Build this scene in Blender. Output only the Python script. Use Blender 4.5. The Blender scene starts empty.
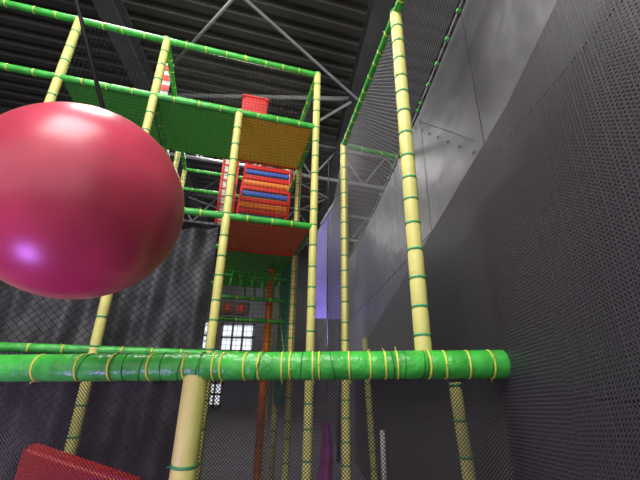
import bpy, bmesh, math, random
from mathutils import Vector, Matrix
random.seed(7)
E = 1.5
sc = bpy.context.scene
COL = sc.collection
sc.view_settings.view_transform = 'Standard'

# ------------------------------------------------------------ materials
def mat(name, col, rough=0.5, var=0.0, vscale=6.0, bump=0.0, bscale=30.0, metal=0.0, emit=None, estr=0.0, col2=None, spec=0.5):
    m = bpy.data.materials.new(name); m.use_nodes = True
    nt = m.node_tree; b = nt.nodes['Principled BSDF']
    b.inputs['Base Color'].default_value = (*col, 1)
    b.inputs['Roughness'].default_value = rough
    b.inputs['Metallic'].default_value = metal
    b.inputs['Specular IOR Level'].default_value = spec
    tc = nt.nodes.new('ShaderNodeTexCoord')
    if var > 0 or col2:
        n = nt.nodes.new('ShaderNodeTexNoise'); n.inputs['Scale'].default_value = vscale
        n.inputs['Detail'].default_value = 5
        nt.links.new(tc.outputs['Object'], n.inputs['Vector'])
        r = nt.nodes.new('ShaderNodeValToRGB')
        c2 = col2 if col2 else tuple(c*(1-var) for c in col)
        c1 = col if col2 else tuple(min(1, c*(1+var*0.6)) for c in col)
        r.color_ramp.elements[0].position = 0.35; r.color_ramp.elements[0].color = (*c2, 1)
        r.color_ramp.elements[1].position = 0.68; r.color_ramp.elements[1].color = (*c1, 1)
        nt.links.new(n.outputs['Fac'], r.inputs['Fac'])
        nt.links.new(r.outputs['Color'], b.inputs['Base Color'])
    if bump > 0:
        n2 = nt.nodes.new('ShaderNodeTexNoise'); n2.inputs['Scale'].default_value = bscale
        n2.inputs['Detail'].default_value = 4
        nt.links.new(tc.outputs['Object'], n2.inputs['Vector'])
        bp = nt.nodes.new('ShaderNodeBump'); bp.inputs['Strength'].default_value = bump
        bp.inputs['Distance'].default_value = 0.02
        nt.links.new(n2.outputs['Fac'], bp.inputs['Height'])
        nt.links.new(bp.outputs['Normal'], b.inputs['Normal'])
    if emit:
        b.inputs['Emission Color'].default_value = (*emit, 1)
        b.inputs['Emission Strength'].default_value = estr
    return m

GREEN = mat('green_vinyl', (0.06,0.50,0.06), 0.3, 0.3, 8, 0.45, 22)
GREEN_D = mat('green_tie', (0.07,0.38,0.14), 0.4)
YEL = mat('yellow_vinyl', (0.78,0.74,0.22), 0.42, 0.08, 5, 0.2, 25)
YTIE = mat('yellow_tie', (0.70,0.74,0.10), 0.35)
NETB = mat('black_net_cord', (0.012,0.012,0.014), 0.6)
NETG = mat('grey_net_cord', (0.24,0.24,0.25), 0.5)
NETD = mat('dark_net_cord', (0.06,0.055,0.062), 0.5)
NETK = mat('skirt_net_cord', (0.035,0.030,0.034), 0.5)
P_GREEN = mat('platform_green', (0.09,0.62,0.06), 0.6, 0.25, 40)
P_ORANGE = mat('platform_orange', (1.0,0.58,0.04), 0.6, 0.12, 40)
P_RED = mat('platform_russet', (0.85,0.22,0.08), 0.6, 0.2, 40)
RED = mat('red_vinyl', (0.78,0.03,0.02), 0.4, 0.15, 6, 0.1, 20)
BLUE = mat('blue_vinyl', (0.05,0.12,0.55), 0.4)
ORG = mat('orange_vinyl', (0.9,0.25,0.03), 0.4)
TEAL = mat('teal_panel', (0.03,0.30,0.22), 0.5)
WHITE = mat('white_paint', (0.78,0.77,0.75), 0.5)
PURP = mat('purple_panel', (0.30,0.24,0.62), 0.55, 0.2, 2)
PURP2 = mat('purple_cloth', (0.32,0.04,0.26), 0.6, 0.4, 9)
STEEL = mat('grey_steel', (0.10,0.10,0.105), 0.5, 0.2, 3)
STEEL_L = mat('galvanised_rod', (0.36,0.36,0.37), 0.45, 0.2, 3)
ROOF = mat('roof_sheet', (0.065,0.058,0.053), 0.55, 0.2, 1.2)
FLOOR = mat('floor_carpet', (0.06,0.055,0.06), 0.7, 0.3, 3)
HALL = mat('hall_wall', (0.06,0.06,0.065), 0.7, 0.3, 0.7)
CLOTH = mat('dark_drape', (0.07,0.07,0.08), 0.5, 0.4, 6, 0.3, 14)
WINM = mat('window_glow', (0.7,0.75,0.8), 0.4, emit=(0.85,0.92,1.0), estr=0.75)
BROWN = mat('brown_disc', (0.25,0.08,0.05), 0.5)

# ------------------------------------------------------------ helpers
def obj_from(name, verts, faces, m, parent=None, smooth=False):
    me = bpy.data.meshes.new(name); me.from_pydata([tuple(v) for v in verts], [], faces)
    me.update()
    ms = m if isinstance(m, (list, tuple)) else [m]
    for k in ms: me.materials.append(k)
    if smooth:
        for p in me.polygons: p.use_smooth = True
    o = bpy.data.objects.new(name, me); COL.objects.link(o)
    if parent: o.parent = parent
    return o

def empty(name):
    e = bpy.data.objects.new(name, None); COL.objects.link(e); e.empty_display_size = 0.1
    return e

def frame(d):
    d = d.normalized()
    a = Vector((0,0,1)) if abs(d.z) < 0.9 else Vector((1,0,0))
    x = d.cross(a).normalized(); y = d.cross(x).normalized()
    return x, y

def add_rings(V, F, MI, rings, seg, mi, cap=True):
    b0 = len(V)
    for c, x, y, r in rings:
        for k in range(seg):
            a = 2*math.pi*k/seg
            V.append(c + x*(r*math.cos(a)) + y*(r*math.sin(a)))
    for i in range(len(rings)-1):
        for k in range(seg):
            k2 = (k+1) % seg
            F.append((b0+i*seg+k, b0+i*seg+k2, b0+(i+1)*seg+k2, b0+(i+1)*seg+k)); MI.append(mi)
    if cap:
        F.append(tuple(b0+k for k in range(seg))[::-1]); MI.append(mi)
        e0 = b0+(len(rings)-1)*seg
        F.append(tuple(e0+k for k in range(seg))); MI.append(mi)

def tube(name, p0, p1, r, m, tie, parent=None, spacing=0.18, ties=None, seg=18, tw=0.007, tail=True):
    p0 = Vector(p0); p1 = Vector(p1); d = p1-p0; L = d.length; dn = d.normalized()
    x, y = frame(dn)
    if ties is None:
        n = max(1, int(L/spacing)); ties = []
        for i in range(n+1):
            t = i*L/n + (random.uniform(-.12,.12)*spacing if 0 < i < n else 0)
            ties.append(min(max(t, tw*1.5), L-tw*1.5))
    ties = sorted(ties)
    V=[];F=[];MI=[]
    pts = [(0, .97)]
    for i, t in enumerate(ties):
        g = min(0.02, L*0.02)
        pts += [(t-g, 1.0), (t, 0.93), (t+g, 1.0)]
    pts.append((L, .97))
    pts = sorted(set((min(max(a,0),L), b) for a, b in pts))
    rings = []
    for a, b in pts:
        w = 1+random.uniform(-.015,.015)
        rings.append((p0+dn*a, x, y, r*b*w))
    add_rings(V, F, MI, rings, seg, 0)
    for t in ties:
        rr = r*1.0
        tilt = dn*random.uniform(-.10,.10)
        xx = (x+tilt); c = p0+dn*t
        add_rings(V, F, MI, [(c-dn*tw, xx, y, rr*0.93), (c-dn*tw, xx, y, rr*1.03), (c+dn*tw, xx, y, rr*1.03), (c+dn*tw, xx, y, rr*0.93)], seg, 1)
        if tail:
            a = random.uniform(0, 6.28)
            dirv = x*math.cos(a)+y*math.sin(a)
            s = c + dirv*rr
            q = (dirv*0.6+dn*random.uniform(-.6,.6)).normalized()
            fx, fy = frame(q)
            add_rings(V, F, MI, [(s, fx, fy, .003), (s+q*0.022, fx, fy, .002)], 5, 1)
    o = obj_from(name, V, F, [m, tie], parent, True)
    for p, mi in zip(o.data.polygons, MI):
        p.material_index = mi
        if len(p.vertices) > 6: p.use_smooth = False
    return o

def rod(name, p0, p1, r, m, parent=None, seg=8):
    p0=Vector(p0);p1=Vector(p1);x,y=frame(p1-p0);V=[];F=[];MI=[]
    add_rings(V,F,MI,[(p0,x,y,r),(p1,x,y,r)],seg,0)
    return obj_from(name,V,F,m,parent,True)

def box(name, c, ax, m, parent=None, bev=0.0):
    c=Vector(c); a,b,d=[Vector(q) for q in ax]
    V=[c+a*i+b*j+d*k for i in(-1,1) for j in(-1,1) for k in(-1,1)]
    F=[(0,1,3,2),(4,6,7,5),(0,4,5,1),(2,3,7,6),(0,2,6,4),(1,5,7,3)]
    o=obj_from(name,V,F,m,parent)
    if bev>0:
        bm=bmesh.new();bm.from_mesh(o.data);bmesh.ops.recalc_face_normals(bm,faces=bm.faces)
        bmesh.ops.bevel(bm,geom=bm.edges[:],offset=bev,segments=2,affect='EDGES');bm.to_mesh(o.data);bm.free()
    return o

def net(name, c00, c10, c11, c01, cell, th, m, parent=None, diag=False, sag=0.0):
    c00,c10,c11,c01=[Vector(c) for c in (c00,c10,c11,c01)]
    nrm=(c10-c00).cross(c01-c00).normalized()
    def P(u,v):
        q=(c00*(1-u)+c10*u)*(1-v)+(c01*(1-u)+c11*u)*v
        if sag: q=q+nrm*(sag*math.sin(math.pi*u)*math.sin(math.pi*v))
        return q
    W=max((c10-c00).length,(c11-c01).length); H=max((c01-c00).length,(c11-c10).length)
    V=[];F=[]
    def strand(a,b):
        steps=6 if sag else (4 if diag else 1)
        prev=None
        for s in range(steps+1):
            t=s/steps; q=P(a[0]+(b[0]-a[0])*t,a[1]+(b[1]-a[1])*t)
            if s==0: dd=(P(*b)-P(*a)).normalized(); side=dd.cross(nrm).normalized()
            i0=len(V)
            V.append(q+side*th*.5);V.append(q-side*th*.5+nrm*0);V.append(q+nrm*th*.6)
            if prev is not None:
                for k in range(3):
                    k2=(k+1)%3;F.append((prev+k,prev+k2,i0+k2,i0+k))
            prev=i0
    if not diag:
        n=max(1,int(W/cell))
        for i in range(n+1): strand((i/n,0),(i/n,1))
        n=max(1,int(H/cell))
        for i in range(n+1): strand((0,i/n),(1,i/n))
    else:
        c=cell*1.414; k=-H
        while k<W:
            t0=max(0,-k); t1=min(H,W-k)
            if t1>t0:
                strand(((k+t0)/W,t0/H),((k+t1)/W,t1/H))
                strand((1-(k+t0)/W,t0/H),(1-(k+t1)/W,t1/H))
            k+=c
    return obj_from(name,V,F,m,parent)

# ------------------------------------------------------------ room
U=Vector((.966,.259,0)); Vv=Vector((-.259,.966,0))
box('floor',(0,8,-.05),((12,0,0),(0,14,0),(0,0,.05)),FLOOR)
Vt=[];Ft=[]
pitch=.36; t=-5; prof=[]
while t<24:
    prof+=[(t,0),(t+.16,0),(t+.20,.12),(t+.32,.12)]
    t+=pitch
for (t,h) in prof:
    for s in (-13,13):
        Vt.append(U*s+Vv*t+Vector((0,0,E+6.9+h)))
for i in range(len(prof)-1):
    Ft.append((2*i,2*i+1,2*i+3,2*i+2))
obj_from('ceiling',Vt,Ft,ROOF)
box('wall_back',(0,19.0,4.2),((12,0,0),(0,.1,0),(0,0,4.2)),HALL)
box('wall_left',(-9,8,4.2),((.1,0,0),(0,12,0),(0,0,4.2)),HALL)
for i,(x0,x1,z0,z1) in enumerate([(-4.9,-3.3,1.3,2.6),(-7.6,-5.6,1.35,2.7),(-5.6,-4.6,-1.2,-.2)]):
    w=empty('window_%d'%(i+1))
    cx=(x0+x1)/2;cz=(z0+z1)/2+E;hx=(x1-x0)/2;hz=(z1-z0)/2
    box('pane',(cx,18.86,cz),((hx,0,0),(0,.01,0),(0,0,hz)),WINM,w)
    for s in(-1,-.33,.33,1): box('mullion',(cx+s*hx,18.83,cz),((.05,0,0),(0,.04,0),(0,0,hz+.05)),STEEL,w)
    for s in(-1,0,1): box('rail',(cx,18.83,cz+s*hz),((hx+.05,0,0),(0,.04,0),(0,0,.05)),STEEL,w)

WP=[(1.17,-1.5),(1.17,-.3),(1.16,.9),(1.14,2.1),(1.11,3.3),(1.06,4.5),(.98,5.9),(.86,7.4),(.69,9.2),(.46,11.3),(.20,13.6),(-.1,15.9),(-.5,18.8)]
TOPZ=E+2.88
wm=bpy.data.materials.new('grey_wall_lining');wm.use_nodes=True
nt=wm.node_tree;b=nt.nodes['Principled BSDF'];tc=nt.nodes.new('ShaderNodeTexCoord')
n=nt.nodes.new('ShaderNodeTexNoise');n.inputs['Scale'].default_value=1.6;n.inputs['Detail'].default_value=8;n.inputs['Roughness'].default_value=.65
r=nt.nodes.new('ShaderNodeValToRGB');r.color_ramp.elements[0].position=.3;r.color_ramp.elements[0].color=(.08,.076,.084,1)
r.color_ramp.elements[1].position=.75;r.color_ramp.elements[1].color=(.15,.145,.155,1)
nt.links.new(tc.outputs['Object'],n.inputs['Vector']);nt.links.new(n.outputs['Fac'],r.inputs['Fac']);nt.links.new(r.outputs['Color'],b.inputs['Base Color'])
b.inputs['Roughness'].default_value=.42
bp=nt.nodes.new('ShaderNodeBump');bp.inputs['Strength'].default_value=.5;bp.inputs['Distance'].default_value=.06
n2=nt.nodes.new('ShaderNodeTexNoise');n2.inputs['Scale'].default_value=2.5;nt.links.new(tc.outputs['Object'],n2.inputs['Vector'])
nt.links.new(n2.outputs['Fac'],bp.inputs['Height']);nt.links.new(bp.outputs['Normal'],b.inputs['Normal'])
V=[];F=[]
for i in range(len(WP)-1):
    a=Vector((*WP[i],0));c=Vector((*WP[i+1],0));d=(c-a).normalized();nn=Vector((d.y,-d.x,0))
    def slab(A,C,z0,z1,o0,o1):
        bb=len(V)
        for off in(o0,o1):
            for q,z in((A,z0),(C,z0),(C,z1),(A,z1)):
                V.append(q+nn*off+Vector((0,0,z)))
        F.extend([(bb,bb+3,bb+2,bb+1),(bb+4,bb+5,bb+6,bb+7),(bb,bb+1,bb+5,bb+4),(bb+1,bb+2,bb+6,bb+5),(bb+2,bb+3,bb+7,bb+6),(bb+3,bb,bb+4,bb+7)])
    g=.006
    for z0,z1 in((0,1.45),(1.45,2.9),(2.9,TOPZ)): slab(a+d*g,c-d*g,z0+g,z1-g,0,.05)
    slab(a-d*.01,c+d*.01,0,TOPZ-.01,.03,.10)
obj_from('wall_right',V,F,wm)

nr=empty('net_edge_rope')
V=[];F=[];MI=[]
for i in range(len(WP)-1):
    a=Vector((WP[i][0]-.02,WP[i][1],TOPZ+.02));c=Vector((WP[i+1][0]-.02,WP[i+1][1],TOPZ+.02))
    x,y=frame(c-a);add_rings(V,F,MI,[(a,x,y,.008),(c,x,y,.008)],6,0)
    L=(c-a).length;k=0
    while k<L:
        q=a+(c-a)*(k/L);dn=(c-a).normalized()
        add_rings(V,F,MI,[(q-dn*.012,x,y,.02),(q+dn*.012,x,y,.02)],8,1)
        k+=.27
o=obj_from('rope',V,F,[STEEL_L,GREEN],nr,True)
for p,mi in zip(o.data.polygons,MI):p.material_index=mi
# thin lighter grey diagonal strip with a row of dots on the wall lining
LSTRIP=mat('grey_strip',(.20,.20,.21),.4)
wb=empty('wall_strip_1')
a=Vector((1.10,3.35,E+2.8));c=Vector((1.132,2.15,E+1.62))
box('diagonal_strip',(a+c)/2,((c-a)/2,(.005,0,0),Vector((0,.010,.010))),LSTRIP,wb)
for k in range(7):
    q=a+(c-a)*(k/6)+Vector((-.002,.10,-.02));rod('strip_dot_%d'%k,q,q+Vector((-.012,0,0)),.012,LSTRIP,wb)

# ------------------------------------------------------------ roof steel
def ibeam(p0,p1,w,h,par):
    p0=Vector(p0);p1=Vector(p1);d=(p1-p0);c=(p0+p1)/2;s=Vector((-d.y,d.x,0)).normalized();z=Vector((0,0,1))
    box('flange_top',c+z*h,(d/2,s*w,z*.012),STEEL,par);box('flange_bottom',c-z*h,(d/2,s*w,z*.012),STEEL,par)
    box('web',c,(d/2,s*.01,z*h),STEEL,par)
ib=empty('roof_beam');ibeam((1.62,-1,E+6.45),(-.5,18.8,E+6.45),.17,.2,ib)
ib2=empty('roof_beam');ibeam((-3.4,-1,E+6.45),(-5.5,18.8,E+6.45),.17,.2,ib2)
br=empty('roof_bracing')
for k,y0 in enumerate((1.8,6.8,11.8)):
    xa=1.4-.107*y0
    rod('brace_a_%d'%k,(xa-5,y0,E+6.2),(xa-.4,y0+4.9,E+6.2),.033,STEEL_L,br)
    rod('brace_b_%d'%k,(xa,y0,E+6.2),(xa-5.4,y0+4.9,E+6.2),.033,STEEL_L,br)
    rod('strut_%d'%k,(xa-5.2,y0+5,E+6.3),(xa-.4,y0+5,E+6.3),.05,STEEL_L,br)
lt=empty('roof_truss')
for k,t0 in enumerate((8.5,13.0)):
    a=Vector((-5.5,t0-1.0,E+6.5));c=Vector((3.5,t0+1.4,E+6.5));dz=Vector((0,0,-1.1))
    rod('chord_top_%d'%k,a,c,.05,STEEL_L,lt);rod('chord_bottom_%d'%k,a+dz,c+dz,.05,STEEL_L,lt)
    N=6
    for i in range(N):
        p=a+(c-a)*(i/N);q=a+(c-a)*((i+.5)/N);q2=a+(c-a)*((i+1)/N)
        rod('web_a_%d_%d'%(k,i),p,q+dz,.028,STEEL_L,lt,6);rod('web_b_%d_%d'%(k,i),q+dz,q2,.028,STEEL_L,lt,6)

# ------------------------------------------------------------ play tower
CW=.92;CD=.97
def T(i,j,Z): 
    q=Vector((-.075,3.6,0))+U*(i*CW)+Vv*(j*CD); return Vector((q.x,q.y,E+Z))
L1,L3,L2,LT=.20,1.555,2.88,3.71
tw=empty('play_tower')
G=-E
def post(i,j,top,r=.043): tube('post',T(i,j,G),T(i,j,top),r,YEL,GREEN_D,tw,.21)
for i in(0,-2,-3,-4): post(i,0,LT+.03)
post(-1,0,L2)
for i in(0,-1,-2,-3): post(i,1,LT if i!=-1 else L2,.04)
for i in(0,-1,-2): post(i,2,LT,.04)
for i in(0,-1,-2): post(i,3,LT,.04)
def beam(a,b_,r=.036,sp=.2): tube('beam',a,b_,r,GREEN,YTIE,tw,sp)
for lv in(LT,L2,L3,L1):
    for i in(-4,-3,-2,-1):
        beam(T(i,0,lv),T(i+1,0,lv))
for lv in(LT,L2,L3):
    for i in(-2,-1): beam(T(i,1,lv),T(i+1,1,lv),.032)
    for i in(-2,-1): beam(T(i,3,lv),T(i+1,3,lv),.032)
    for j in(0,1,2): beam(T(0,j,lv),T(0,j+1,lv),.034)
    for j in(0,1,2): beam(T(-2,j,lv),T(-2,j+1,lv),.034)
for lv in(L2,L3):
    for i in(-1,): 
        for j in(0,1,2): beam(T(i,j,lv),T(i,j+1,lv),.03)
beam(T(-2,3,3.3),T(0,3,3.3),.03)
def platform(name,i,j,lv,m,h=.03):
    c=(T(i,j,lv)+T(i+1,j+1,lv))/2
    box(name,c,(U*(CW/2-.035),Vv*(CD/2-.03),Vector((0,0,h))),m,tw,.008)
platform('green_deck',-2,0,L2,P_GREEN)
platform('green_deck',-3,0,L2,P_GREEN)
platform('orange_deck',-1,0,L2,P_ORANGE)
platform('russet_deck',-1,0,L3,P_RED)
for j in(1,2): platform('green_deck',-1,j,L3,P_GREEN)
platform('red_deck',-1,0,L1,RED)
for lv in(L2,L3):
    c=(T(-1,1,lv)+T(0,1,lv))/2
    box('edge_trim',c-Vv*.04,(U*.42,Vv*.012,Vector((0,0,.045))),RED,tw)
for (a,b_,z0,z1) in [(-1,0,L2,LT),(-2,-1,L2,LT),(-3,-2,L2,LT),(-1,0,L3,L2),(-2,-1,L3,L2),(-3,-2,L3,L2),(-1,0,L1,L3)]:
    net('front_net',T(a,0,z0),T(b_,0,z0),T(b_,0,z1),T(a,0,z1),.042,.0032,NETB,tw)
for (z0,z1) in((L2,LT),(L3,L2),(L1,L3)):
    net('side_net',T(0,0,z0),T(0,1,z0),T(0,1,z1),T(0,0,z1),.045,.003,NETB,tw)
    net('side_net',T(0,1,z0),T(0,2,z0),T(0,2,z1),T(0,1,z1),.045,.003,NETB,tw)
net('top_net',T(-2,0,LT),T(0,0,LT),T(0,1,LT),T(-2,1,LT),.05,.003,NETB,tw)

cl=empty('slat_climber')
cols=[BLUE,RED,ORG,RED,BLUE,RED,ORG,RED,BLUE,RED]
for k,m in enumerate(cols):
    z=2.25+k*.115; c=Vector((-.89,4.95+k*.03,E+z))
    box('slat_%d'%k,c,(U*.36,Vv*.03,Vector((0,0,.038))),m,cl,.01)
for s in(-1,1): box('side_rail',Vector((-.89,5.12,E+2.78))+U*.38*s,(U*.02,Vector((0,.15,.62)),Vv*.03),RED,cl)
cc=Vector((-1.45,4.95,E+2.75))
box('lattice_board',cc,(U*.13,Vv*.015,Vector((0,0,.6))),WHITE,tw,.004)
for k in range(9): box('lattice_bar_h_%d'%k,cc+Vector((0,0,-.56+k*.14))-Vv*.022,(U*.13,Vv*.008,Vector((0,0,.012))),RED,tw)
for k in(-1,1): box('lattice_bar_v',cc+U*.11*k-Vv*.022,(U*.02,Vv*.008,Vector((0,0,.6))),RED,tw)
rb=empty('red_activity_box')
c=T(-1,0,L2)+U*.17+Vv*.12+Vector((0,0,.19))
box('body',c,(U*.15,Vv*.07,Vector((0,0,.13))),RED,rb,.02)
box('lid',c+Vector((0,0,.12)),(U*.16,Vv*.08,Vector((0,0,.02))),RED,rb,.008)
bn=empty('striped_banner_board')
c=Vector((-2.16,3.75,E+3.5))
box('board',c,(U*.10,Vv*.015,Vector((0,0,.52))),WHITE,bn)
for k in range(6): box('stripe_%d'%k,c+Vector((0,0,-.42+k*.17))-Vv*.02,(U*.10,Vv*.006,Vector((0,0,.045))),RED,bn)

for k in range(4):
    c0=T(-.75+k*.14,1.2,1.15)
    V=[];F=[];MI=[];rings=[]
    for s in range(13):
        an=math.pi*s/12
        q=c0+U*(.11*math.cos(an))+Vv*(.25*math.cos(an))+Vector((0,0,.28*math.sin(an)-.1))
        tang=(U*(-.11*math.sin(an))+Vv*(-.25*math.sin(an))+Vector((0,0,.28*math.cos(an))))
        x,y=frame(tang);rings.append((q,x,y,.014))
    add_rings(V,F,MI,rings,8,0);obj_from('hoop_%d'%k,V,F,GREEN,tw,True)
for k,zz in enumerate((.72,1.0,1.3)): tube('inner_rail_%d'%k,T(-1,1.4,zz),T(0,1.4,zz),.026,GREEN,YTIE,tw,.2)
ey=empty('play_face_board')
c=T(-.77,1.35,.85)
box('board',c,(U*.20,Vv*.012,Vector((0,0,.09))),STEEL,ey,.01)
for s in(-1,1):
    V=[];F=[];MI=[];q=c+U*.085*s-Vv*.03
    add_rings(V,F,MI,[(q,U,Vector((0,0,1)),.075),(q+Vv*.02,U,Vector((0,0,1)),.075)],20,0);obj_from('disc',V,F,BROWN,ey)
    V=[];F=[];MI=[];q=q-Vv*.01
    add_rings(V,F,MI,[(q,U,Vector((0,0,1)),.035),(q+Vv*.02,U,Vector((0,0,1)),.035)],16,0);obj_from('pupil',V,F,RED,ey)
tube('orange_pillar',T(-.25,1.6,G),T(-.25,1.6,1.5),.05,ORG,RED,tw,.25)
c=T(-.02,1.55,.6)
box('teal_side_board',c,(Vv*.42,U*.012,Vector((0,0,.9))),TEAL,tw)
box('teal_board_brace',c,(Vv*.42+Vector((0,0,.5)),U*.02,Vector((0,0,.03))),YTIE,tw)

# ------------------------------------------------------------ drape
def drape(name,p00,p10,z0,z1,amp,m,nu=110,nv=50,seed=1):
    V=[];F=[];p00=Vector(p00);p10=Vector(p10);d=(p10-p00);nn=Vector((-d.y,d.x,0)).normalized()
    for j in range(nv+1):
        v=j/nv
        for i in range(nu+1):
            u=i/nu
            w=amp*(math.sin(u*45+7*v+seed)+.6*math.sin(u*77-9*v)+.6*math.sin(v*9+u*24)) *(1-.3*v)
            q=p00+d*u+nn*w;q.z=z0+(z1-z0)*v-.08*abs(math.sin(u*math.pi*3))*v
            V.append(q)
    for j in range(nv):
        for i in range(nu):
            a=j*(nu+1)+i;F.append((a,a+1,a+nu+2,a+nu+1))
    return obj_from(name,V,F,m,None,True)
e=empty('draped_netting')
o=drape('cloth',T(-3.9,.18,0),T(-1.08,.18,0),E-1.45,E+1.5,.04,CLOTH);o.parent=e
net('net_layer',T(-4,.06,-.6),T(-1.04,.06,-.6),T(-1.04,.06,1.5),T(-4,.06,1.5),.05,.005,NETB,e,diag=True,sag=.04)

# ------------------------------------------------------------ right frame
rf=empty('netted_slide_lane')
A=Vector((.60,2.13,0));B=Vector((.29,3.95,0))
zv=lambda p,Z:Vector((p.x,p.y,E+Z))
tube('post',zv(A,.07),zv(A,2.9),.048,YEL,GREEN_D,rf,.17)
tube('post',zv(B,-E),zv(B,2.9),.046,YEL,GREEN_D,rf,.19)
dAB=(B-A).normalized()
tube('beam',zv(A-dAB*1.3,2.88),zv(B,2.88),.036,GREEN,YTIE,rf,.16)
tube('beam',zv(B,2.88),(1.03,4.2,E+2.88),.036,GREEN,YTIE,rf,.2)
tube('post',(.98,2.55,0),(.86,2.42,E+.0),.038,YEL,GREEN_D,rf,.2)
tube('post',(.80,5.6,0),(.70,5.6,E+.62),.045,YEL,GREEN_D,rf,.2)
net('mesh_side',zv(A,.1),zv(B,.0),zv(B,2.88),zv(A,2.88),.03,.0032,NETG,rf,diag=True)
A0=A-dAB*1.3
net('mesh_top',zv(A0,2.88),zv(B,2.88),(1.03,4.2,E+2.88),(1.11,.85,E+2.88),.026,.0045,NETG,rf,diag=True,sag=-.03)
net('mesh_end',T(0,0,-.2),zv(B,-.2),zv(B,2.88),T(0,0,2.88),.035,.0028,NETD,rf,diag=True)
C=Vector((.15,7.2,0))
net('mesh_side',zv(B,.0),zv(C,.0),zv(C,2.88),zv(B,2.88),.04,.0035,NETG,rf,diag=True)
net('mesh_top',zv(B,2.9),zv(C,2.9),(.83,7.2,E+2.9),(1.03,4.2,E+2.9),.04,.004,NETG,rf,diag=True)
path=[(1.10,-.6,2.1),(1.09,.6,1.75),(1.07,1.6,1.45),(1.03,2.9,1.25),(.97,4.4,1.0),(.88,6.2,.70),(.78,7.6,.3)]
for k in range(len(path)-1):
    a=path[k];c=path[k+1]
    net('barrier_mesh_%d'%k,(a[0]-.04,a[1],E-1.4),(c[0]-.04,c[1],E-1.4),(c[0]-.04,c[1],E+c[2]),(a[0]-.04,a[1],E+a[2]),.018,.0075,NETD,rf)

# ------------------------------------------------------------ front padded beam
fb=empty('padded_barrier')
def FB(X): return Vector((X,2.13-.05*X,E+.077+.024*X))
x0,x1=-3.2,1.13
L=(FB(x1)-FB(x0)).length
tpx=[-120,-60,-20,30,75,110,150,186,215,224,247,262,284,293,315,322,352,372,388,400,430,447,470,492]
ties=[((p-320)/386*2.12-x0)/(x1-x0)*L for p in tpx]
ties=[t for t in ties if .02<t<L-.02]
tube('rail',FB(x0),FB(x1),.075,GREEN,YTIE,fb,.2,ties=ties,seg=32,tw=.005)
p=FB(-.68)
tube('post',(p.x,p.y,0),(p.x,p.y,p.z-.02),.066,YEL,GREEN_D,fb,.45,seg=28)
p=FB(-2.9);tube('post',(p.x,p.y,0),(p.x,p.y,p.z-.02),.066,YEL,GREEN_D,fb,.45,seg=28)
for k in range(16):
    X=random.uniform(-1.4,1.0);q=FB(X);V=[];F=[];MI=[];rings=[]
    tl=random.uniform(-.25,.25)
    for s in range(17):
        an=2*math.pi*s/16
        c=q+Vector((tl*.1*math.sin(an),math.cos(an)*.079,math.sin(an)*.079))
        tg=Vector((0,-math.sin(an),math.cos(an)));x,y=frame(tg);rings.append((c,x,y,.0016))
    add_rings(V,F,MI,rings,5,0);obj_from('lashing_%d'%k,V,F,NETB,fb,True)
q0=FB(x0);q1=FB(x1)
net('skirt_net',(q0.x,q0.y+.07,.05),(q1.x-.05,q1.y+.07,.05),(q1.x-.05,q1.y+.07,q1.z-.03),(q0.x,q0.y+.07,q0.z-.03),.014,.0042,NETK,fb,diag=True)

# ------------------------------------------------------------ hanging ball
bl=empty('hanging_ball')
bm=bmesh.new();bmesh.ops.create_uvsphere(bm,u_segments=64,v_segments=40,radius=.44)
for v in bm.verts:
    if v.co.z>.38: v.co.z-= (v.co.z-.38)*.4
me=bpy.data.meshes.new('ball');bm.to_mesh(me);bm.free()
for p in me.polygons:p.use_smooth=True
BALL=mat('ball_pink_vinyl',(.62,.06,.11),.32,0.25,3,0.05,4)
me.materials.append(BALL)
bo=bpy.data.objects.new('shell',me);COL.objects.link(bo);bo.parent=bl
bc=Vector((-1.10,1.5,E+.745));bo.location=bc
V=[];F=[];MI=[]
add_rings(V,F,MI,[(bc+Vector((0,0,.36)),Vector((1,0,0)),Vector((0,1,0)),.10),(bc+Vector((0,0,.43)),Vector((1,0,0)),Vector((0,1,0)),.08),(bc+Vector((0,0,.48)),Vector((1,0,0)),Vector((0,1,0)),.03),],24,0)
obj_from('cap',V,F,RED,bl,True)
rod('strap',bc+Vector((0,0,.46)),(-3.2,1.2,E+6.3),.012,NETB,bl)

# ------------------------------------------------------------ background items
pp=empty('purple_slide_board')
pts=[(-.22,1.3),(.52,1.3),(.60,2.3),(.44,4.4),(.02,3.6),(-.22,3.0)]
V=[Vector((x,8.2,E+z)) for x,z in pts]+[Vector((x,8.3,E+z)) for x,z in pts];nn=len(pts)
F=[tuple(range(nn)),tuple(range(2*nn-1,nn-1,-1))]+[(i,(i+1)%nn,nn+(i+1)%nn,nn+i) for i in range(nn)]
obj_from('board',V,F,PURP,pp)
rod('edge_a',(.02,8.17,E+3.6),(.44,8.17,E+4.4),.03,STEEL_L,pp)
rod('edge_b',(.44,8.17,E+4.4),(.60,8.17,E+2.3),.03,STEEL_L,pp)
rod('leg_a',(-.15,8.25,0),(-.15,8.25,E+1.4),.04,STEEL,pp)
rod('leg_b',(.45,8.25,0),(.45,8.25,E+1.4),.04,STEEL,pp)
V=[Vector(v) for v in[(-1.9,3.0,0),(-1.0,3.0,0),(-1.0,3.0,.70),(-1.12,3.0,.88),(-1.9,3.0,1.08),(-1.9,3.15,0),(-1.0,3.15,0),(-1.0,3.15,.70),(-1.12,3.15,.88),(-1.9,3.15,1.08)]]
V=[v+Vector((0,-.35,0)) for v in V]
F=[(0,1,2,3,4),(9,8,7,6,5),(0,5,6,1),(1,6,7,2),(2,7,8,3),(3,8,9,4),(4,9,5,0)]
o=obj_from('red_foam_wedge',V,F,RED)
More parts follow.
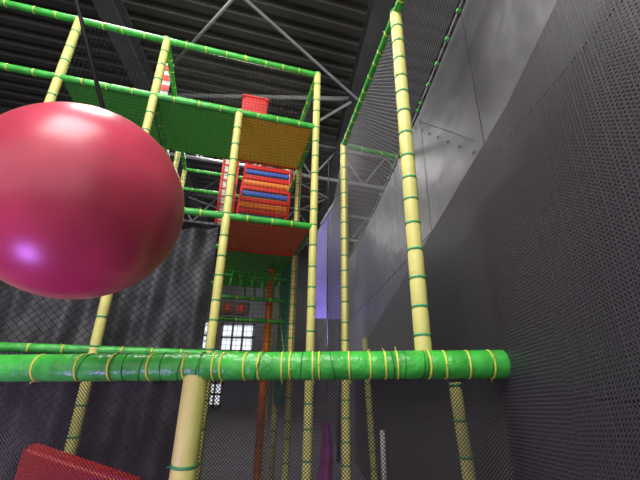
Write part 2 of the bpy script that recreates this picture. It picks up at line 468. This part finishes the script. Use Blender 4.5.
bm=bmesh.new();bm.from_mesh(o.data);bmesh.ops.recalc_face_normals(bm,faces=bm.faces);bmesh.ops.bevel(bm,geom=bm.edges[:],offset=.03,segments=3,affect='EDGES');bm.to_mesh(o.data);bm.free()
V=[];F=[];nr_=24;ns=20
for i in range(nr_+1):
    t=i/nr_; z=E-.42-t*.95
    R=.03+.06*t**.8
    for k in range(ns):
        a=2*math.pi*k/ns
        rr=R*(1+.35*math.sin(3*a+5*t))
        V.append(Vector((.10+rr*math.cos(a+2*t)+.02*math.sin(6*t),4.3+rr*.6*math.sin(a+2*t),z)))
for i in range(nr_):
    for k in range(ns):
        k2=(k+1)%ns;F.append((i*ns+k,i*ns+k2,(i+1)*ns+k2,(i+1)*ns+k))
e=empty('hanging_purple_cloth')
obj_from('cloth',V,F,PURP2,e,True)
rod('cord',(.10,4.3,E-.43),(.10,4.3,E+2.9),.005,NETD,e)
rod('white_pole',(.80,4.9,0),(.80,4.9,.95),.03,WHITE)

# ------------------------------------------------------------ lights
def area(name,loc,rot,size,power,col=(1,.98,.95),sy=None):
    l=bpy.data.lights.new(name,'AREA');l.energy=power;l.size=size;l.color=col
    o=bpy.data.objects.new(name,l);o.location=loc;o.rotation_euler=rot;COL.objects.link(o);return o
area('ceiling_lamp',(-1.5,-1.5,E+5.5),(math.radians(30),0,0),3.0,400)
area('ceiling_lamp',(-3.0,3.0,E+6.2),(0,math.radians(-15),0),1.2,200)
area('ceiling_lamp',(-2.5,8.5,E+6.0),(0,0,0),1.5,300)
area('ceiling_lamp',(-3,14,E+6.0),(0,0,0),1.5,250)
area('accent_lamp',(-1.9,.9,.3),(math.radians(170),0,0),.5,35,(.5,.2,1))
area('accent_lamp',(-.2,6.8,E+1),(math.radians(75),0,0),.8,30,(.6,.5,1))
w=bpy.data.worlds.new('world');sc.world=w;w.use_nodes=True
bg=w.node_tree.nodes['Background'];bg.inputs['Color'].default_value=(1,1,1,1);bg.inputs['Strength'].default_value=1.4

# ------------------------------------------------------------ camera
cd=bpy.data.cameras.new('camera');cd.sensor_width=36;cd.lens=20.25;cd.clip_end=100
co=bpy.data.objects.new('camera',cd);COL.objects.link(co)
co.matrix_world=Matrix.Translation((0,0,E))@Matrix.Rotation(math.radians(111.3),4,'X')@Matrix.Rotation(math.radians(1.1),4,'Z')
sc.camera=co
